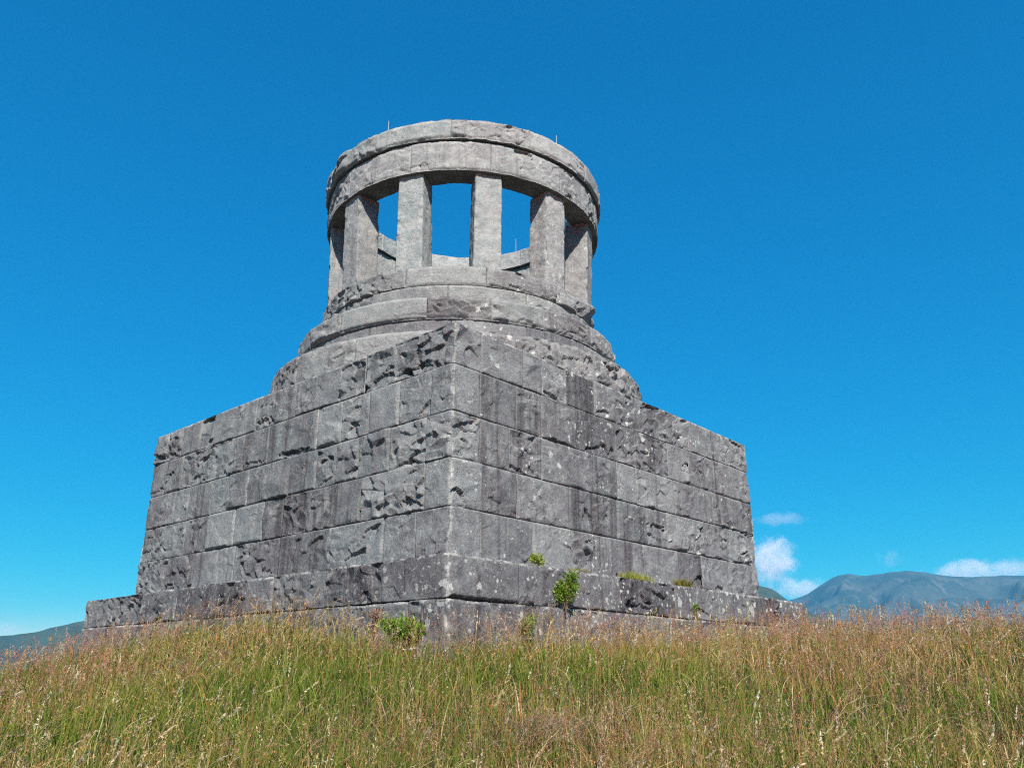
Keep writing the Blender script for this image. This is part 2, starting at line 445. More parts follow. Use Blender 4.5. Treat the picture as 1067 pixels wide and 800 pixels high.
def pillar(deg):
    w, d = .0868 * S / 2, .081 * S / 2
    rc = .4705 * S - d
    mb = MB()
    ch = .018
    per = []
    corners = [(-w, d), (w, d), (w, -d), (-w, -d)]
    pts = []
    for i in range(4):
        a = np.array(corners[i]); b = np.array(corners[(i + 1) % 4]); dr = (b - a) / np.linalg.norm(b - a)
        k = 20
        for s_ in np.linspace(ch, np.linalg.norm(b - a) - ch, k):
            pts.append((a + dr * s_, np.array([-dr[1], dr[0]]), min(s_, np.linalg.norm(b - a) - s_)))
    xy = np.array([p[0] for p in pts]); nn = np.array([p[1] for p in pts]); ed = np.array([p[2] for p in pts])
    order = list(range(len(pts))) + [0]
    xy, nn, ed = xy[order], nn[order], ed[order]
    zs = np.linspace(Z3 - .02, ZL + .004, 96)
    so = rng.random(2) * 200
    per = np.concatenate([[0], np.cumsum(np.linalg.norm(np.diff(xy, axis=0), axis=1))])
    Uc, Zc = np.meshgrid(per, zs, indexing='ij')
    dd = .011 * fbm(Uc * 4 + so[0], Zc * 3 + so[1], 0, 4) + .006 * fbm(Uc * 26 + so[0], Zc * 26 + so[1], 2, 3, .7)
    e2 = np.repeat(ed[:, None], len(zs), 1)
    chip = np.clip(fbm(Zc * 4.5 + so[1], np.floor(Uc * 2) * 7.3 + Uc * .5, 5, 3) - .15, 0, 1)
    dd -= .075 * chip * sstep(.085, .015, e2)
    dd += .010 * np.clip(fbm(Uc * 9 + so[1], Zc * 7 + so[0], 4, 4) * 1.6, -1, .25)
    dd[-1] = dd[0]
    px = xy[:, None, 0] + nn[:, None, 0] * dd; pr = xy[:, None, 1] + nn[:, None, 1] * dd
    # a slight taper
    sc = 1.02 - .03 * (Zc - Z3) / (ZL - Z3)
    px = px * sc
    A = R(deg); er = np.array([math.sin(A), -math.cos(A)]); et = np.array([math.cos(A), math.sin(A)])
    pr = pr + .012 * S * (Zc - Z3) / (ZL - Z3)
    P = np.stack([(rc + pr) * er[0] + px * et[0] + CX * .5, (rc + pr) * er[1] + px * et[1], Zc], -1)
    mb.grid(P, np.tile([rng.random() * .6, rng.random() * .8, 0.], (P.shape[0] * P.shape[1], 1)), flip=True)
    return mb.build('pillar', M_TMP, monument)


for k in range(12):
    pillar(10 + 30 * k)


def ring_block(name, a0, a1, r_in, r_out, z0, z1, rough, ea, mat):
    mb = MB()
    mid = (a0 + a1) / 2
    front = abs((mid + 180) % 360 - 180) < 115
    res = .017 if front else .03
    Po = ring_patch(mb, r_out, z0, z1, a0, a1, res, rough, (1, 1, 0, 0), ea, cx=CX)
    # inner face with the same angular samples
    A = np.arctan2(Po[:, 0, 0] - CX, -Po[:, 0, 1]); A = np.unwrap(A)
    zs = np.linspace(z0, z1, 22)
    AA, ZZ = np.meshgrid(A, zs, indexing='ij')
    so = rng.random(2) * 90
    di = .03 * fbm(AA * r_in * 3 + so[0], ZZ * 3 + so[1], 1, 4) + .01 * fbm(AA * 60 + so[0], ZZ * 22, 2, 3)
    di[0] = di[-1] = .02
    ri = r_in + di
    Pi = np.stack([CX + ri * np.sin(AA), -ri * np.cos(AA), ZZ + (.015 * fbm(AA * 12 + so[1], ZZ * 0 + so[0], 3, 3)) * (ZZ > z1 - .01)], -1)
    tone = np.tile([.3 * rng.random(), .5 * rng.random(), 0.], (Pi.shape[0] * Pi.shape[1], 1))
    mb.grid(Pi, tone, flip=True)
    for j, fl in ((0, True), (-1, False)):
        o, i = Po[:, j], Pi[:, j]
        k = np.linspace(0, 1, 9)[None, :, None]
        mb.grid(o[:, None] * (1 - k) + i[:, None] * k, (.85, .5, 0.) if j == 0 else (.3, .5, 0.), flip=fl)  # undersides toned darker, painting in the shade below the ring
    for i, fl in ((0, False), (-1, True)):      # end faces in the joints
        o = Po[i]; inn = np.stack([np.interp(o[:, 2], Pi[i, :, 2], Pi[i, :, c]) for c in range(3)], -1)
        mb.grid(np.stack([o, inn], 1), .3, flip=fl)
    return mb.build(name, mat, monument)


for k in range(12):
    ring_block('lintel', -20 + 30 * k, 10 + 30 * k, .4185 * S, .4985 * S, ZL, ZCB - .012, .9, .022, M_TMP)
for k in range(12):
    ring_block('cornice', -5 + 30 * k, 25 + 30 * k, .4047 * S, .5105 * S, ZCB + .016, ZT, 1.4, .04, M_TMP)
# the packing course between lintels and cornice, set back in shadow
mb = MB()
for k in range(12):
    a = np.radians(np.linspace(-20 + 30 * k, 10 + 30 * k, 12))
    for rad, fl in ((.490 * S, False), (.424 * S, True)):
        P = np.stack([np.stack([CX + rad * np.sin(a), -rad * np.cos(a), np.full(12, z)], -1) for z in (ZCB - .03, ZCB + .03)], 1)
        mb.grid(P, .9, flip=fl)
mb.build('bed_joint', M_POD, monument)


def tube(mb, pts, rad, n=6, tone=.5):
    pts = [np.array(p, float) for p in pts]
    rows = []
    for i, p in enumerate(pts):
        d = pts[min(i + 1, len(pts) - 1)] - pts[max(i - 1, 0)]; d /= np.linalg.norm(d) + 1e-9
        x = np.cross(d, [0.3, .9, .1]); x /= np.linalg.norm(x); y = np.cross(d, x)
        a = np.linspace(0, 2 * math.pi, n + 1)
        r_ = rad[i] if hasattr(rad, '__len__') else rad
        rows.append(p + r_ * (np.outer(np.cos(a), x) + np.outer(np.sin(a), y)))
    P = np.stack(rows, 0)
    mb.grid(P, np.tile(tone, (P.shape[0] * P.shape[1], 1)) if hasattr(tone, '__len__') else tone)


for deg, hh, rr in ((-33.0, .42, .47), (42., .42, .47), (149.0, .44, .425)):
    rr = rr * S; A = R(deg); x, y = CX + rr * math.sin(A), -rr * math.cos(A)
    mb = MB(); tube(mb, [(x, y, ZT - .03), (x, y, ZT + .05), (x, y, ZT + hh)], [.018, .008, .006])
    mb.build('lightning_rod', M_STEEL, monument)

# ------------------------------------------------------------------ terrain
CAM = np.array([.2031, -15.8616, -1.2501])
ctl = np.array([
    (.2, -15.9, -2.85), (0, -12, -2.15), (0, -9.5, -1.78), (-1.6, -8, -1.45), (0, -7, -1.20), (-1.25, -5.8, -.98), (-2.1, -4.9, -.76), (-3.3, -3.7, -.80), (-5, -2, -1.15), (-7, 0, -1.6),
    (-4.5, -7.2, -1.82), (-8, -1, -1.95), (-4, -11, -2.2), (1.6, -5.5, -1.08), (3.3, -3.8, -1.12), (5.6, -1.5, -.98), (7.2, 0, -.96), (6.4, -3.5, -.94), (7.1, -6, -.93),
    (10, 0, -1.2), (14, 2, -2.8), (4, -11, -1.95), (9, -9, -1.25), (0, 8, -1.1), (0, 14, -3.2), (-12, 0, -2.8), (-10, -9, -2.6), (12, -12, -2.2), (-7, -16, -3.0), (8, -17, -2.8),
    (0, -20, -3.7), (8, 8, -1.9), (-8, 8, -2.3), (16, -6, -2.5), (-16, -8, -4.2), (0, 0, -1.), (3, 3, -1), (-3, 3, -1.1), (18, 10, -4.6), (-16, 10, -4.8)])


def tps(P, Z):
    n = len(P); d = np.linalg.norm(P[:, None] - P[None], axis=-1)
    K = np.where(d > 0, d * d * np.log(d + 1e-12), 0) + .8 * np.eye(n)
    A = np.zeros((n + 3, n + 3)); A[:n, :n] = K; A[:n, n] = 1; A[:n, n + 1:] = P; A[n, :n] = 1; A[n + 1:, :n] = P.T
    return np.linalg.solve(A, np.concatenate([Z, [0, 0, 0]]))


_W = tps(ctl[:, :2], ctl[:, 2])


def ground_z(x, y):
    x = np.asarray(x, float); y = np.asarray(y, float); sh = x.shape
    q = np.stack([x.ravel(), y.ravel()], 1)
    r = np.linalg.norm(q - np.array([0, -4.]), axis=1)
    lim = np.minimum(1, 18. / np.maximum(r, 1e-6)); qc = np.array([0, -4.]) + (q - np.array([0, -4.])) * lim[:, None]
    d = np.linalg.norm(qc[:, None] - ctl[None, :, :2], axis=-1)
    z = (d * d * np.log(d + 1e-12)) @ _W[:len(ctl)] + _W[len(ctl)] + qc @ _W[len(ctl) + 1:]
    z += np.where(r < 30, .05 * fbm(q[:, 0] * .9, q[:, 1] * .9, 1, 3), 0)
    ex = np.maximum(r - 18, 0)
    z = z - 150 * (1 - np.exp(-ex * .32 / 150)) + np.minimum(ex * .02, 25) * fbm(q[:, 0] * .002, q[:, 1] * .002, 2, 5)
    return z.reshape(sh)


rad = np.concatenate([np.arange(.25, 26, .3), 26 * np.exp(np.linspace(0, math.log(10800 / 26), 90))[1:]])
th = np.linspace(-math.pi, math.pi, 241)
X = rad[:, None] * np.sin(th)[None]; Y = -4 - rad[:, None] * np.cos(th)[None]
mb = MB(); P = np.stack([X, Y, ground_z(X, Y)], -1)
mb.grid(P, .5, flip=True)
m, t = new_mat('hill_turf')
o_ = t.n('ShaderNodeOutputMaterial'); b_ = t.n('ShaderNodeBsdfPrincipled'); b_.inputs['Roughness'].default_value = .95; b_.inputs['Specular IOR Level'].default_value = .1
tc_ = t.n('ShaderNodeTexCoord').outputs['Object']
c_ = t.mix(t.ramp(t.noise(tc_, .8, 5), .35, .65), (.035, .042, .014), (.085, .065, .03))
c_ = t.mix(t.ramp(t.noise(tc_, 25, 5, .7), .35, .7), c_, (.03, .028, .015))
t.l(c_, b_.inputs['Base Color']); t.l(b_.outputs[0], o_.inputs[0])
tag(mb.build('ground', m, None, True), 'grassy hilltop falling away to the valley floor', 'ground', kind='structure')


# ------------------------------------------------------------------ far hills (built round where they stand, kilometres away)
def hill_mat(name, lo, hi, patch):
    m, t = new_mat(name)
    o_ = t.n('ShaderNodeOutputMaterial'); b_ = t.n('ShaderNodeBsdfPrincipled'); b_.inputs['Roughness'].default_value = 1; b_.inputs['Specular IOR Level'].default_value = .05
    tc_ = t.n('ShaderNodeTexCoord').outputs['Object']
    c_ = t.mix(t.ramp(t.noise(tc_, .0022, 7, .65), .38, .62), lo, hi)
    c_ = t.mix(t.ramp(t.noise(t.mapping(tc_, (1, 1, .3)), .006, 6, .7), .5, .66), c_, patch)
    t.l(c_, b_.inputs['Base Color']); t.l(b_.outputs[0], o_.inputs[0])
    return m


def ridge(name, table, rc, near, far, mat, label, rough, seed):
    table = np.array(table, float)
    az = np.linspace(table[0, 0], table[-1, 0], 420)
    el = np.interp(az, table[:, 0], table[:, 1])
    k = np.exp(-np.linspace(-2, 2, 9) ** 2); k /= k.sum()
    el = np.convolve(np.pad(el, 4, 'edge'), k, 'valid')
    el = el + .07 * fbm(az * 1.6 + seed * 7, az * 0 + seed, seed, 5, .6) * np.clip(el - 1, 0, 1)
    rr = np.concatenate([np.linspace(near, rc, 90), np.linspace(rc, far, 40)[1:]])
    A, Q = np.meshgrid(np.radians(az), rr, indexing='ij')
    x = CAM[0] + Q * np.sin(A); y = CAM[1] + Q * np.cos(A)
    crest = CAM[2] + rc * np.tan(np.radians(el))[:, None]
    s_ = np.where(Q < rc, (Q - near) / (rc - near), 1 - ((Q - rc) / (far - rc)))
    prof = np.where(Q < rc, np.clip(s_, 0, 1) ** 1.35, np.clip(s_, 0, 1) ** 1.1)
    z = -160 + (crest + 160) * prof
    rid = 1 - 1.6 * np.abs(fbm(x / 1100 + seed, y / 1100, seed, 7, .58))
    z += rough * (rid - .85) * prof * (1 - sstep(.80, .99, prof)) * 2.2
    mb = MB(); mb.grid(np.stack([x, y, z], -1), .5, flip=False)
    return tag(mb.build(name, mat, None, True), label, 'hill', kind='structure')


HG = hill_mat('near_hill_green', (.026, .050, .046), (.048, .068, .052), (.018, .034, .032))
HM = hill_mat('mountain_heather', (.030, .048, .045), (.060, .070, .062), (.085, .09, .085))
ridge('hills', [(-60, .4), (-45, 1.0), (-35, 1.5), (-28.2, 2.0), (-26.7, 2.14), (-25.3, 2.6), (-24.1, 2.91), (-20, 3.7), (-15, 3.3), (-8, 2.2), (0, 1.2), (8, .6), (16, .3)],
      3600, 1500, 5200, HG, 'green hillside on the horizon left of the monument', 60, 2)
ridge('hills', [(-14, .4), (-6, 1.6), (2, 3.2), (8, 4.7), (12, 5.6), (16, 5.9), (19, 5.55), (20.3, 5.26), (20.9, 5.06), (21.4, 4.61), (22, 4.15), (23.5, 3.3), (26, 2.4)],
      3000, 1500, 4200, HG, 'small rounded hill just behind the right end of the plinth', 30, 4)
ridge('mountains', [(2, .8), (8, 2.0), (14, 3.0), (18, 3.6), (21.4, 4.2), (22, 4.35), (22.94, 4.63), (24.23, 5.44), (25.0, 5.76), (25.75, 5.92), (26.41, 5.71), (27.73, 5.83), (29.13, 5.9), (30.46, 5.69),
      (31.22, 5.5), (31.97, 5.38), (33.51, 5.34), (35.3, 5.3), (40, 4.6), (50, 4.), (62, 2.5)],
      8600, 4200, 10400, HM, 'blue grey mountain ridge on the horizon right of the monument', 240, 1)

# ------------------------------------------------------------------ meadow grass
def inside_monument(x, y, g=GB + .02):
    return (np.abs(x) + np.abs(y)) < g


def scatter(n, dmin, dmax, power, spread=62):
    """random spots round the camera's side of the hill; density falls with distance as d**-power."""
    u = rng.random(n); e = 2 - power
    d = (dmin ** e + u * (dmax ** e - dmin ** e)) ** (1 / e)
    a = np.radians(rng.uniform(-spread, spread, n))
    x = CAM[0] + d * np.sin(a); y = CAM[1] + d * np.cos(a)
    k = ~inside_monument(x, y)
    return x[k], y[k], d[k]


def ribbons(mb, x, y, z, h, w, lean, az, face, col, tipcol, K=5, curl=1.8, wprof=None):
    """blades as curved ribbons; everything vectorised over the blades"""
    n = len(x); s_ = np.linspace(0, 1, K)
    bend = lean[:, None] * s_[None] ** curl
    hx = np.sin(az)[:, None] * bend * h[:, None]; hy = np.cos(az)[:, None] * bend * h[:, None]
    hz = h[:, None] * (s_[None] - .35 * bend * s_[None])
    cx, cy, cz = x[:, None] + hx, y[:, None] + hy, z[:, None] + hz
    if wprof is None: wprof = np.array([1, .95, .8, .5, .06]) if K == 5 else np.linspace(1, .1, K)
    ww = w[:, None] * wprof[None] / 2
    fx, fy = np.cos(face)[:, None] * ww, np.sin(face)[:, None] * ww
    A = np.stack([cx - fx, cy - fy, cz], -1); B = np.stack([cx + fx, cy + fy, cz], -1)
    V = np.stack([A, B], 2)                                   # n,K,2,3
    idx = np.arange(n * K * 2).reshape(n, K, 2)
    Q = np.stack([idx[:, :-1, 0], idx[:, :-1, 1], idx[:, 1:, 1], idx[:, 1:, 0]], -1).reshape(-1, 4)
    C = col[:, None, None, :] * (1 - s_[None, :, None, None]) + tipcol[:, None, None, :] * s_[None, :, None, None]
    C = np.broadcast_to(C, (n, K, 2, 3))
    mb.add(V.reshape(-1, 3), Q, C.reshape(-1, 3))
    return np.stack([cx[:, -1], cy[:, -1], cz[:, -1]], -1), np.stack([cx[:, -1] - cx[:, -2], cy[:, -1] - cy[:, -2], cz[:, -1] - cz[:, -2]], -1)


def palette(n, cols, p, jit=.18):
    c = np.array(cols)[rng.choice(len(cols), n, p=p)]
    return np.clip(.71 * c * (1 + rng.normal(0, jit, (n, 1))) * (1 + rng.normal(0, .06, (n, 3))), .005, .9)


def spikelets(mb, c, d, n_each, length, spread, size, col):
    """seed heads: little quads scattered in a spindle along direction d from point c"""
    N = len(c); d = d / (np.linalg.norm(d, axis=1, keepdims=True) + 1e-9)
    t_ = rng.random((N, n_each)); rr = spread[:, None] * np.sqrt(rng.random((N, n_each))) * np.sin(np.pi * np.clip(.08 + .9 * t_, 0, 1)) ** .8
    a = rng.uniform(0, 2 * math.pi, (N, n_each))
    side = np.cross(d, np.array([.31, .87, .05])); side /= np.linalg.norm(side, axis=1, keepdims=True); up = np.cross(d, side)
    p = c[:, None] + d[:, None] * (t_ * length[:, None])[..., None] + side[:, None] * (rr * np.cos(a))[..., None] + up[:, None] * (rr * np.sin(a))[..., None]
    p = p.reshape(-1, 3); M = len(p)
    ax = np.repeat(d, n_each, 0) + rng.normal(0, .45, (M, 3)); ax /= np.linalg.norm(ax, axis=1, keepdims=True)
    bx = np.cross(ax, rng.normal(0, 1, (M, 3))); bx /= np.linalg.norm(bx, axis=1, keepdims=True) + 1e-9
    sz = np.repeat(size, n_each)[:, None] * rng.uniform(.7, 1.4, (M, 1))
    V = np.stack([p - ax * sz, p + bx * sz * .36, p + ax * sz, p - bx * sz * .36], 1)
    C = np.repeat(col, n_each, 0) * rng.uniform(.75, 1.25, (M, 1))
    mb.add(V.reshape(-1, 3), np.arange(M * 4).reshape(-1, 4), np.repeat(np.clip(C, 0, .9), 4, 0))


def patchy(x, y, sc, k): return fbm(x * sc + 40, y * sc + 13, k, 3)


GREENS = [(.125, .205, .034), (.18, .25, .046), (.08, .145, .025), (.26, .285, .07)]
DRYS = [(.52, .32, .11), (.60, .42, .17), (.46, .20, .08), (.64, .51, .29)]
grass = MB()
# leafy sward
x, y, d = scatter(200000, 2.2, 30, 1.15)
tall = 1 + .40 * patchy(x, y, .55, 1)
n = len(x); lush = np.clip(.50 + 2.7 * patchy(x, y, .75, 3) + .18 * sstep(5.5, 3.5, d) - .10 * sstep(5, 10, d), 0, 1)
dry = rng.random(n) > .45 + .5 * lush
h = rng.uniform(.14, .44, n) * tall * (.85 + .3 * lush); w = rng.uniform(.0028, .0070, n) * np.clip(d / 5., 1, 2.)
col = np.where(dry[:, None], palette(n, DRYS, [.3, .25, .3, .15]), palette(n, GREENS, [.36, .3, .2, .14]))
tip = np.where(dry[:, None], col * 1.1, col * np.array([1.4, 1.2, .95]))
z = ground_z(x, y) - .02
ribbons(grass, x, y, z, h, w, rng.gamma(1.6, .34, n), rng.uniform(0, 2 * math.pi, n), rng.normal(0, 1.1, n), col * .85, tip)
# tussocks of broader green leaves
x, y, d = scatter(420, 2.6, 16, 1.1)
k = patchy(x, y, .6, 3) > -.12; x, y, d = x[k], y[k], d[k]
m_ = 70; n = len(x) * m_; r0 = np.repeat(rng.uniform(.05, .16, len(x)), m_)
aa = rng.uniform(0, 6.28, n); q = np.sqrt(rng.random(n)) * r0
gx, gy = np.repeat(x, m_) + q * np.sin(aa), np.repeat(y, m_) + q * np.cos(aa)
hc = np.repeat(rng.uniform(.22, .42, len(x)), m_)
cc = np.repeat(np.array(GREENS)[rng.integers(0, 4, len(x))], m_, 0) * .70 * rng.uniform(.7, 1.35, (n, 1))
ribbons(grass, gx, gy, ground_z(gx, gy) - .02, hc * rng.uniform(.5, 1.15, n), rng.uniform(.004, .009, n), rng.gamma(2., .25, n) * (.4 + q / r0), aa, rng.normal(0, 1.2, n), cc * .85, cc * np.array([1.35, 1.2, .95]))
# upright culms with seed heads
x, y, d = scatter(60000, 2.4, 30, 1.2)
pt0 = patchy(x, y, .7, 3); k = rng.random(len(x)) < np.clip(.84 - 1.6 * pt0 + .4 * sstep(7, 11, d), .16, 1.)
x, y, d = x[k], y[k], d[k]
n = len(x); pt = 1.8 * patchy(x, y, .65, 5); tall = 1 + .26 * patchy(x, y, .5, 1)
red = np.clip(.60 + 1.3 * pt + .28 * sstep(5.5, 8.5, d), .10, .98)
kind = np.where(rng.random(n) < .91, np.where(rng.random(n) < red, 0, 1), 2)     # 0 mauve bent panicle, 1 golden culm, 2 pale spike
h = rng.uniform(.26, .62, n) * tall
col = np.where((kind == 0)[:, None], palette(n, [(.34, .20, .10), (.42, .20, .08), (.30, .22, .09)], [.4, .35, .25]), palette(n, [(.48, .32, .11), (.42, .31, .10), (.34, .31, .10), (.46, .24, .08)], [.35, .25, .25, .15]))
w = rng.uniform(.0014, .0026, n) * np.clip(d / 5., 1, 2.2)
z = ground_z(x, y) - .02
wind = rng.normal(.9, 1.4, n)
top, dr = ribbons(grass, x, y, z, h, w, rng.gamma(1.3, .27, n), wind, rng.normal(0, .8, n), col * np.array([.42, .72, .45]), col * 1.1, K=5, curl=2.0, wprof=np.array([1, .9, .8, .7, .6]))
k = kind == 0
nk = k.sum()
spikelets(grass, top[k] - dr[k] * .3, dr[k], 30, rng.uniform(.08, .20, nk), rng.uniform(.014, .052, nk), rng.uniform(.0032, .0050, nk) * np.clip(d[k] / 6, 1, 1.7),
          palette(nk, [(.46, .215, .155), (.55, .30, .21), (.36, .15, .12), (.60, .41, .29)], [.35, .3, .2, .15]))
k = kind == 1; nk = k.sum()
spikelets(grass, top[k] - dr[k] * .2, dr[k], 12, rng.uniform(.07, .13, nk), rng.uniform(.005, .014, nk), rng.uniform(.005, .008, nk) * np.clip(d[k] / 6, 1, 1.6),
          palette(nk, [(.52, .37, .15), (.56, .44, .22), (.44, .27, .10)], [.4, .3, .3]))
k = kind == 2; nk = k.sum()
spikelets(grass, top[k] - dr[k] * .2, dr[k], 22, rng.uniform(.06, .13, nk), rng.uniform(.003, .006, nk), rng.uniform(.006, .010, nk) * np.clip(d[k] / 7, 1, 1.5),
          palette(nk, [(.60, .50, .34), (.66, .57, .42), (.56, .42, .28)], [.4, .3, .3]))
# drifts of taller pale ears, leaning with the wind
x, y, d = scatter(1200, 2.8, 20, 1.1)
k = (patchy(x, y, .5, 6) > .02) & (rng.random(len(x)) < .8); x, y, d = x[k], y[k], d[k]; n = len(x)
h = rng.uniform(.42, .66, n); col = palette(n, [(.56, .44, .24), (.50, .42, .20)], [.5, .5])
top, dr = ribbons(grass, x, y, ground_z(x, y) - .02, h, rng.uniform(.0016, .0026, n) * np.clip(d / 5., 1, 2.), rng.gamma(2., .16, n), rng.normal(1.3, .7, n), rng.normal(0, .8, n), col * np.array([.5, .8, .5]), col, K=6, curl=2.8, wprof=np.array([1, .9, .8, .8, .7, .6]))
spikelets(grass, top - dr * .3, dr + np.array([.01, .01, -.02]), 30, rng.uniform(.09, .16, n), rng.uniform(.004, .009, n), rng.uniform(.007, .011, n) * np.clip(d / 8, 1, 1.4), palette(n, [(.64, .53, .37), (.70, .60, .45), (.58, .44, .30)], [.4, .3, .3]))
# bent and broken straw
x, y, d = scatter(5200, 2.4, 24, 1.2)
n = len(x)
ribbons(grass, x, y, ground_z(x, y), rng.uniform(.25, .5, n), rng.uniform(.003, .007, n), rng.uniform(.5, 1.5, n), rng.normal(1.2, 1.3, n), rng.normal(0, .8, n),
        palette(n, [(.52, .40, .20), (.45, .28, .11), (.58, .48, .30)], [.4, .3, .3]), palette(n, [(.58, .46, .26)], [1.]), K=7, curl=2.6, wprof=np.array([.7, .8, .9, 1, 1, .9, .3]))
tag(grass.build('meadow_grass', M_GRASS), 'long summer meadow grass with brown seed heads covering the hilltop', 'grass', kind='stuff')


# ------------------------------------------------------------------ plants on and beside the stones
def leaf_cloud(mb, centre, rx, ry, rz, n, size, cols, p, lift=.5, droop=0.):
    v = rng.normal(0, 1, (n, 3)); v /= np.linalg.norm(v, axis=1, keepdims=True)
    q = v * (rng.random((n, 1)) ** .6)
    # uneven outline, gathered into sprays
    q *= (1 + .4 * np.sin(q[:, :1] * 9 + 2) * np.cos(q[:, 2:] * 7))
    c = np.array(centre) + q * np.array([rx, ry, rz])
    ax = v * .6 + rng.normal(0, .5, (n, 3)); ax[:, 2] += lift; ax /= np.linalg.norm(ax, axis=1, keepdims=True)
    bx = np.cross(ax, rng.normal(0, 1, (n, 3))); bx /= np.linalg.norm(bx, axis=1, keepdims=True)
    s_ = size * rng.uniform(.6, 1.5, (n, 1))
    V = np.stack([c - ax * s_ * .2, c + bx * s_ * .19 + ax * s_ * .45, c + ax * s_ * 1.25, c - bx * s_ * .19 + ax * s_ * .45], 1)
    C = palette(n, cols, p, .22)
    mb.add(V.reshape(-1, 3), np.arange(n * 4).reshape(-1, 4), np.repeat(C, 4, 0))


BG = [(.20, .34, .045), (.30, .44, .06), (.11, .21, .03), (.42, .48, .10)]


def shrub(name, label, cat, loc, rx, ry, rz, n, size, cols=BG, p=(.4, .3, .2, .1), stems=7, group=None, root_drop=.0, lobes=4):
    o = empty(name, loc); tag(o, label, cat, group)
    mb = MB()
    leaf_cloud(mb, (0, 0, rz * .9), rx * .75, ry * .8, rz * .8, n // 2, size, cols, p)
    for i in range(lobes):
        a = rng.uniform(0, 6.28)
        leaf_cloud(mb, (rx * .75 * math.cos(a), ry * .5 * math.sin(a), rz * rng.uniform(.7, 1.65)), rx * .42, ry * .45, rz * .45, n // (2 * lobes), size, cols, p)
    mb.build('foliage', M_LEAF, o)
    mb = MB()
    for i in range(stems):
        a = rng.uniform(0, 6.28); q = rng.uniform(.3, .8)
        tube(mb, [(0, 0, -root_drop), (rx * .25 * math.cos(a), ry * .25 * math.sin(a), rz * .5), (rx * q * math.cos(a), ry * q * math.sin(a), rz * rng.uniform(1., 1.6))], [.007, .005, .002], 5)
    mb.build('stem', M_BARK, o)
    return o


def grass_tuft(name, label, cat, loc, along, n, h, cols, p, group=None, lw=.05, width=.0055):
    o = MB()
    u = rng.normal(0, .42, n) * along; v = rng.normal(0, lw, n)
    x = loc[0] + u * .7071 + v * .7071; y = loc[1] + u * .7071 - v * .7071
    c = palette(n, cols, p)
    ribbons(o, x, y, np.full(n, loc[2] - .01), rng.uniform(.45, 1, n) * h, np.full(n, width) * rng.uniform(.7, 1.4, n), rng.gamma(2.5, .22, n), rng.uniform(0, 6.28, n), rng.normal(0, .9, n), c * .8, c * 1.15)
    return tag(o.build(name, M_LEAF), label, cat, group)


def wallpt(side, u, off=.06, g=GP):
    if side == 'R': return (u * .7071 + off * .7071, -g + u * .7071 - off * .7071)
    return (-u * .7071 - off * .7071, -g + u * .7071 - off * .7071)


px, py = wallpt('R', 1.99, .10)
shrub('wall_shrub', 'dense green shrub rooted in a joint of the plinth on the right-hand face', 'shrub', (px, py, -.50), .16, .12, .22, 1300, .034, root_drop=.06, stems=12)
px, py = wallpt('R', 1.75, -.14)
shrub('wall_fern', 'small yellow green plant on the plinth ledge above the shrub', 'plant', (px, py, -.01), .10, .08, .10, 620, .028, cols=[(.32, .42, .07), (.42, .48, .09), (.2, .3, .05), (.48, .48, .13)], p=(.35, .3, .2, .15), stems=5)
px, py = wallpt('R', 1.22, .12)
shrub('fern', 'light green fern in the grass between the monument corner and the shrub', 'fern', (px, py, -.90), .10, .09, .16, 620, .032, cols=[(.26, .40, .10), (.33, .46, .13), (.16, .27, .06), (.42, .48, .18)], p=(.35, .3, .2, .15), stems=6)
px, py = wallpt('L', .50, .16)
shrub('bush', 'low bright green bush at the foot of the left face beside the near corner', 'bush', (px, py, -1.00), .25, .16, .19, 2600, .034, stems=9)
px, py = wallpt('R', 5.35, .04)
shrub('wall_fern', 'tiny dark green sprig growing from the plinth near the right end', 'plant', (px, py, -.44), .05, .05, .10, 220, .026, stems=4)
px, py = wallpt('R', 3.84, -.07)
grass_tuft('ledge_grass', 'long yellow green strip of grass on the plinth ledge', 'grass tuft', (px, py, 0.), .42, 620, .15, [(.42, .44, .09), (.52, .48, .13), (.30, .36, .07)], [.4, .3, .3], 'grass tufts on the plinth ledge')
px, py = wallpt('R', 5.2, -.07)
grass_tuft('ledge_grass', 'short olive tuft of grass on the plinth ledge towards its right end', 'grass tuft', (px, py, 0.), .26, 420, .17, [(.28, .24, .06), (.34, .29, .09), (.18, .20, .05)], [.4, .3, .3], 'grass tufts on the plinth ledge')
px, py = wallpt('R', 2.55, -.09)
grass_tuft('ledge_grass', 'thin faded tuft of grass on the plinth ledge right of the shrub', 'grass tuft', (px, py, 0.), .30, 120, .09, [(.30, .24, .09), (.34, .29, .12)], [.5, .5], 'grass tufts on the plinth ledge')
px, py = wallpt('L', 1.02, .12)
shrub('dry_dock', 'rusty orange dried weed against the left face beside the green bush', 'weed', (px, py, -.80), .11, .07, .15, 150, .028, cols=[(.36, .15, .07), (.42, .22, .11), (.26, .22, .07), (.3, .12, .06)], p=(.35, .3, .2, .15), stems=6, root_drop=.3)
# matted heaps of dead straw lying in the meadow
for (sx, sy, rr, lab) in ((.80, -9.8, .26, 'pale matted heap of dead straw lying in the grass below the corner'),):
    o = MB(); n = 420
    a = rng.uniform(0, 6.28, n); q = np.sqrt(rng.random(n)) * rr
    x = sx + q * np.cos(a); y = sy + q * np.sin(a) * .7
    zz = ground_z(x, y) + .13 * np.sqrt(np.clip(1 - (q / rr) ** 2, 0, 1)) * rng.uniform(.5, 1.1, n) + .05
    L_ = rng.uniform(.10, .26, n)
    c = palette(n, [(.40, .30, .20), (.50, .40, .29), (.30, .20, .13)], [.4, .35, .25])
    ribbons(o, x, y, zz, L_, rng.uniform(.002, .005, n), rng.uniform(1.2, 2.6, n), rng.uniform(0, 6.28, n), rng.uniform(0, 6.28, n), c, c * 1.1)
    tag(o.build('straw_heap', M_GRASS), lab, 'straw')

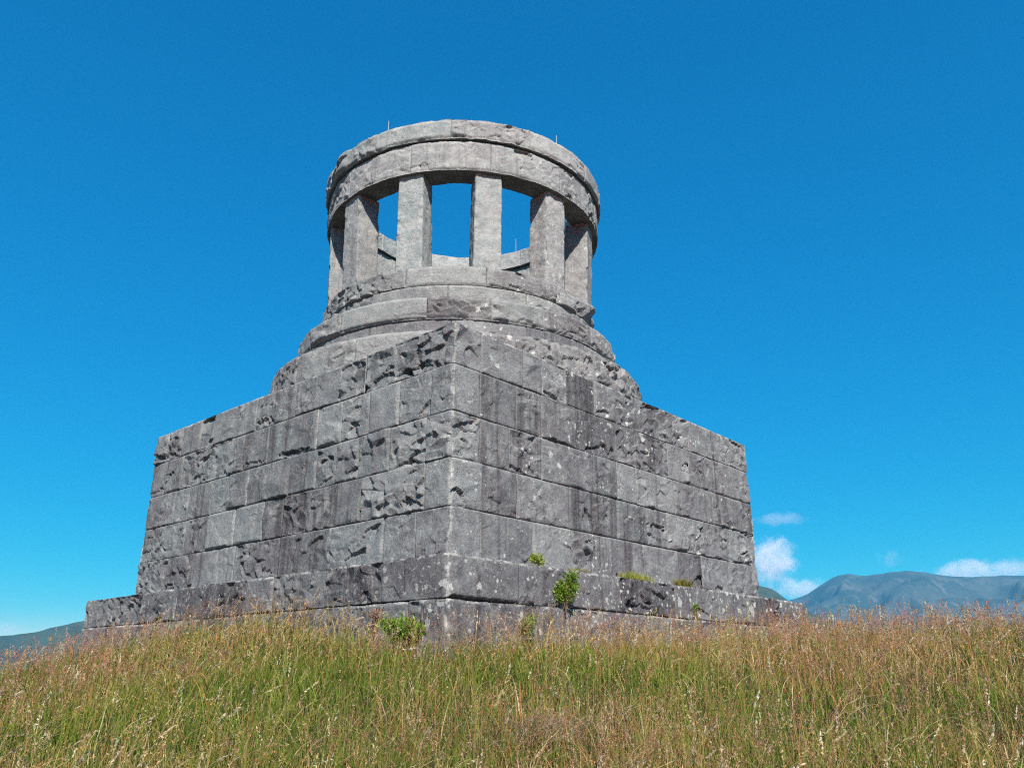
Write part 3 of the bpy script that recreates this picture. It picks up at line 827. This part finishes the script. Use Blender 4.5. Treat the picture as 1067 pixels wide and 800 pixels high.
# ------------------------------------------------------------------ clouds beyond the hills
def cloud_mat(name, dens, scale, seed, cover, size):
    m, t = new_mat(name)
    out = t.n('ShaderNodeOutputMaterial'); v = t.n('ShaderNodeVolumePrincipled')
    v.inputs['Color'].default_value = (.97, .98, 1, 1); v.inputs['Anisotropy'].default_value = 0.
    tc = t.n('ShaderNodeTexCoord').outputs['Object']
    ad = t.n('ShaderNodeVectorMath'); ad.operation = 'ADD'; ad.inputs[1].default_value = (seed * 3.1, seed * 1.7, seed); t.l(tc, ad.inputs[0])
    nz = t.noise(t.mapping(ad.outputs[0], (size[0], size[1], size[2])), scale * 1.5, 7, .62)
    ln = t.n('ShaderNodeVectorMath'); ln.operation = 'LENGTH'; t.l(tc, ln.inputs[0])
    fall = t.math('POWER', ln.outputs['Value'], 1.4)
    val = t.math('SUBTRACT', t.math('MULTIPLY', nz, 1.5), t.math('ADD', t.math('MULTIPLY', fall, .60), cover + .25))
    f = t.ramp(val, -.04, .46, 0., dens)
    t.l(f, v.inputs['Density']); t.l(v.outputs[0], out.inputs['Volume'])
    return m


def cloud(label, az, el, dist, sx, sy, sz, dens, scale, seed, cover):
    A, E = R(az), R(el)
    c = CAM + dist * np.array([math.sin(A), math.cos(A), math.tan(E)])
    ico = MB(); n1, n2 = 24, 13
    ph = np.linspace(0, 2 * math.pi, n1 + 1); tt = np.linspace(.001, math.pi - .001, n2)
    P = np.stack([np.outer(np.sin(tt), np.cos(ph)), np.outer(np.sin(tt), np.sin(ph)), np.repeat(np.cos(tt)[:, None], n1 + 1, 1)], -1)
    ico.grid(P, .5)
    o = ico.build('cloud', cloud_mat('cloud_vapour', dens, scale, seed, cover, (sx / 500, sy / 500, sz / 500)))
    bm_merge(o.data)
    o.location = c; o.scale = (sx, sy, sz); o.rotation_euler = (0, 0, -A)
    return tag(o, label, 'cloud')


def bm_merge(me):
    import bmesh
    b = bmesh.new(); b.from_mesh(me); bmesh.ops.remove_doubles(b, verts=b.verts, dist=.002); bmesh.ops.recalc_face_normals(b, faces=b.faces); b.to_mesh(me); b.free()


DC = 17000
cloud('bright white puffy cloud beside the right edge of the podium', 21.0, 6.9, DC, 640, 420, 560, .0032, 1.25, 1, .02)
cloud('flat white cloud bank low behind the small rounded hill', 22.4, 5.1, DC + 300, 800, 400, 260, .0022, 1.25, 2, .03)
cloud('thin streak of cloud high beside the podium', 21.7, 9.6, DC, 640, 300, 170, .0011, 1.2, 3, .06)
cloud('white cloud bank resting on the right of the mountain ridge', 32.4, 5.55, DC, 820, 420, 300, .0026, 1.3, 4, .02)
cloud('soft cloud at the far right end of the ridge', 35.0, 5.7, DC, 560, 380, 260, .0018, 1.3, 5, .03)
cloud('faint wisp of cloud over the middle of the ridge', 28.3, 6.75, DC, 330, 240, 210, .0006, 1.4, 6, .06)
cloud('low pale cloud at the left end of the horizon', -29., 2.4, DC, 900, 400, 170, .0012, 1.2, 7, .1)

# ------------------------------------------------------------------ aerial haze
hb = MB(); Hh = 11400.; z0, z1 = -200., 940.
hb.add([(-Hh, -Hh, z0), (Hh, -Hh, z0), (Hh, Hh, z0), (-Hh, Hh, z0), (-Hh, -Hh, z1), (Hh, -Hh, z1), (Hh, Hh, z1), (-Hh, Hh, z1)],
       [(3, 2, 1, 0), (4, 5, 6, 7), (0, 1, 5, 4), (1, 2, 6, 5), (2, 3, 7, 6), (3, 0, 4, 7)])
m, t = new_mat('haze_air')
out = t.n('ShaderNodeOutputMaterial'); v = t.n('ShaderNodeVolumePrincipled')
v.inputs['Color'].default_value = (.10, .56, 1., 1); v.inputs['Density'].default_value = 4.4e-5; v.inputs['Anisotropy'].default_value = .0
t.l(v.outputs[0], out.inputs['Volume'])
tag(hb.build('haze', m), 'thin blue summer haze', 'haze', kind='stuff')

# ------------------------------------------------------------------ light
ELEV, AZ = R(43), R(6)                        # sun high behind the camera, a little to its right
sd = Vector((math.sin(AZ) * math.cos(ELEV), -math.cos(AZ) * math.cos(ELEV), math.sin(ELEV)))
w = bpy.data.worlds.new('World'); scene.world = w; w.use_nodes = True
t = NT(w.node_tree); w.node_tree.nodes.clear()
sky = t.n('ShaderNodeTexSky'); sky.sky_type = 'NISHITA'; sky.sun_disc = False
sky.sun_elevation = ELEV; sky.sun_rotation = math.atan2(sd.x, sd.y)
sky.altitude = 150; sky.air_density = 1.; sky.dust_density = .9; sky.ozone_density = 3.
bg = t.n('ShaderNodeBackground'); bg.inputs['Strength'].default_value = .0925
# film-like response of the sky: deeper blue, highlights rolled off
sc_ = t.n('ShaderNodeSeparateColor'); t.l(sky.outputs[0], sc_.inputs[0])
V_ = sc_.outputs[2]
Vc = t.math('DIVIDE', t.math('MULTIPLY', V_, 1.75), t.math('ADD', t.math('MULTIPLY', V_, 1.3 * .1725), 1.))
cc_ = t.n('ShaderNodeCombineColor')
t.l(t.math('MULTIPLY', Vc, t.math('POWER', t.math('DIVIDE', sc_.outputs[0], V_), 4.7)), cc_.inputs[0])
t.l(t.math('MULTIPLY', Vc, t.math('POWER', t.math('DIVIDE', sc_.outputs[1], V_), 1.58)), cc_.inputs[1])
t.l(Vc, cc_.inputs[2]); t.l(cc_.outputs[0], bg.inputs['Color'])
wo = t.n('ShaderNodeOutputWorld'); t.l(bg.outputs[0], wo.inputs['Surface'])
sun = bpy.data.lights.new('sun', 'SUN'); sun.energy = 5.0; sun.angle = R(.53); sun.color = (1., .94, .85)
so_ = bpy.data.objects.new('sun', sun); COL.objects.link(so_); so_.rotation_euler = sd.to_track_quat('Z', 'Y').to_euler()

# ------------------------------------------------------------------ camera
cam = bpy.data.cameras.new('camera'); co = bpy.data.objects.new('camera', cam); COL.objects.link(co); scene.camera = co
cam.sensor_fit = 'HORIZONTAL'; cam.sensor_width = 36.; cam.lens = 832.469 / 1067 * 36
cam.clip_start = .05; cam.clip_end = 80000
pitch, yaw, roll = .344767, .057749, -.001821


def cam_dir(x, y, z):                         # camera x right, y forward, z up
    c, s_ = math.cos(-roll), math.sin(-roll); x, z = c * x + s_ * z, -s_ * x + c * z
    c, s_ = math.cos(pitch), math.sin(pitch); y, z = c * y - s_ * z, s_ * y + c * z
    c, s_ = math.cos(yaw), math.sin(yaw); return Vector((c * x + s_ * y, -s_ * x + c * y, z))


r_, f_, u_ = cam_dir(1, 0, 0), cam_dir(0, 1, 0), cam_dir(0, 0, 1)
mw = Matrix.Identity(4)
for i in range(3):
    mw[i][0], mw[i][1], mw[i][2], mw[i][3] = r_[i], u_[i], -f_[i], CAM[i]
co.matrix_world = mw

scene.render.engine = 'CYCLES'
scene.cycles.use_denoising = False
scene.cycles.pixel_filter_type = 'BLACKMAN_HARRIS'; scene.cycles.filter_width = 1.15
scene.cycles.volume_bounces = 10
scene.cycles.max_bounces = 12
scene.cycles.diffuse_bounces = 1
scene.cycles.transparent_max_bounces = 8
scene.view_settings.view_transform = 'Standard'; scene.view_settings.look = 'None'
scene.view_settings.exposure = .9; scene.view_settings.gamma = 1.
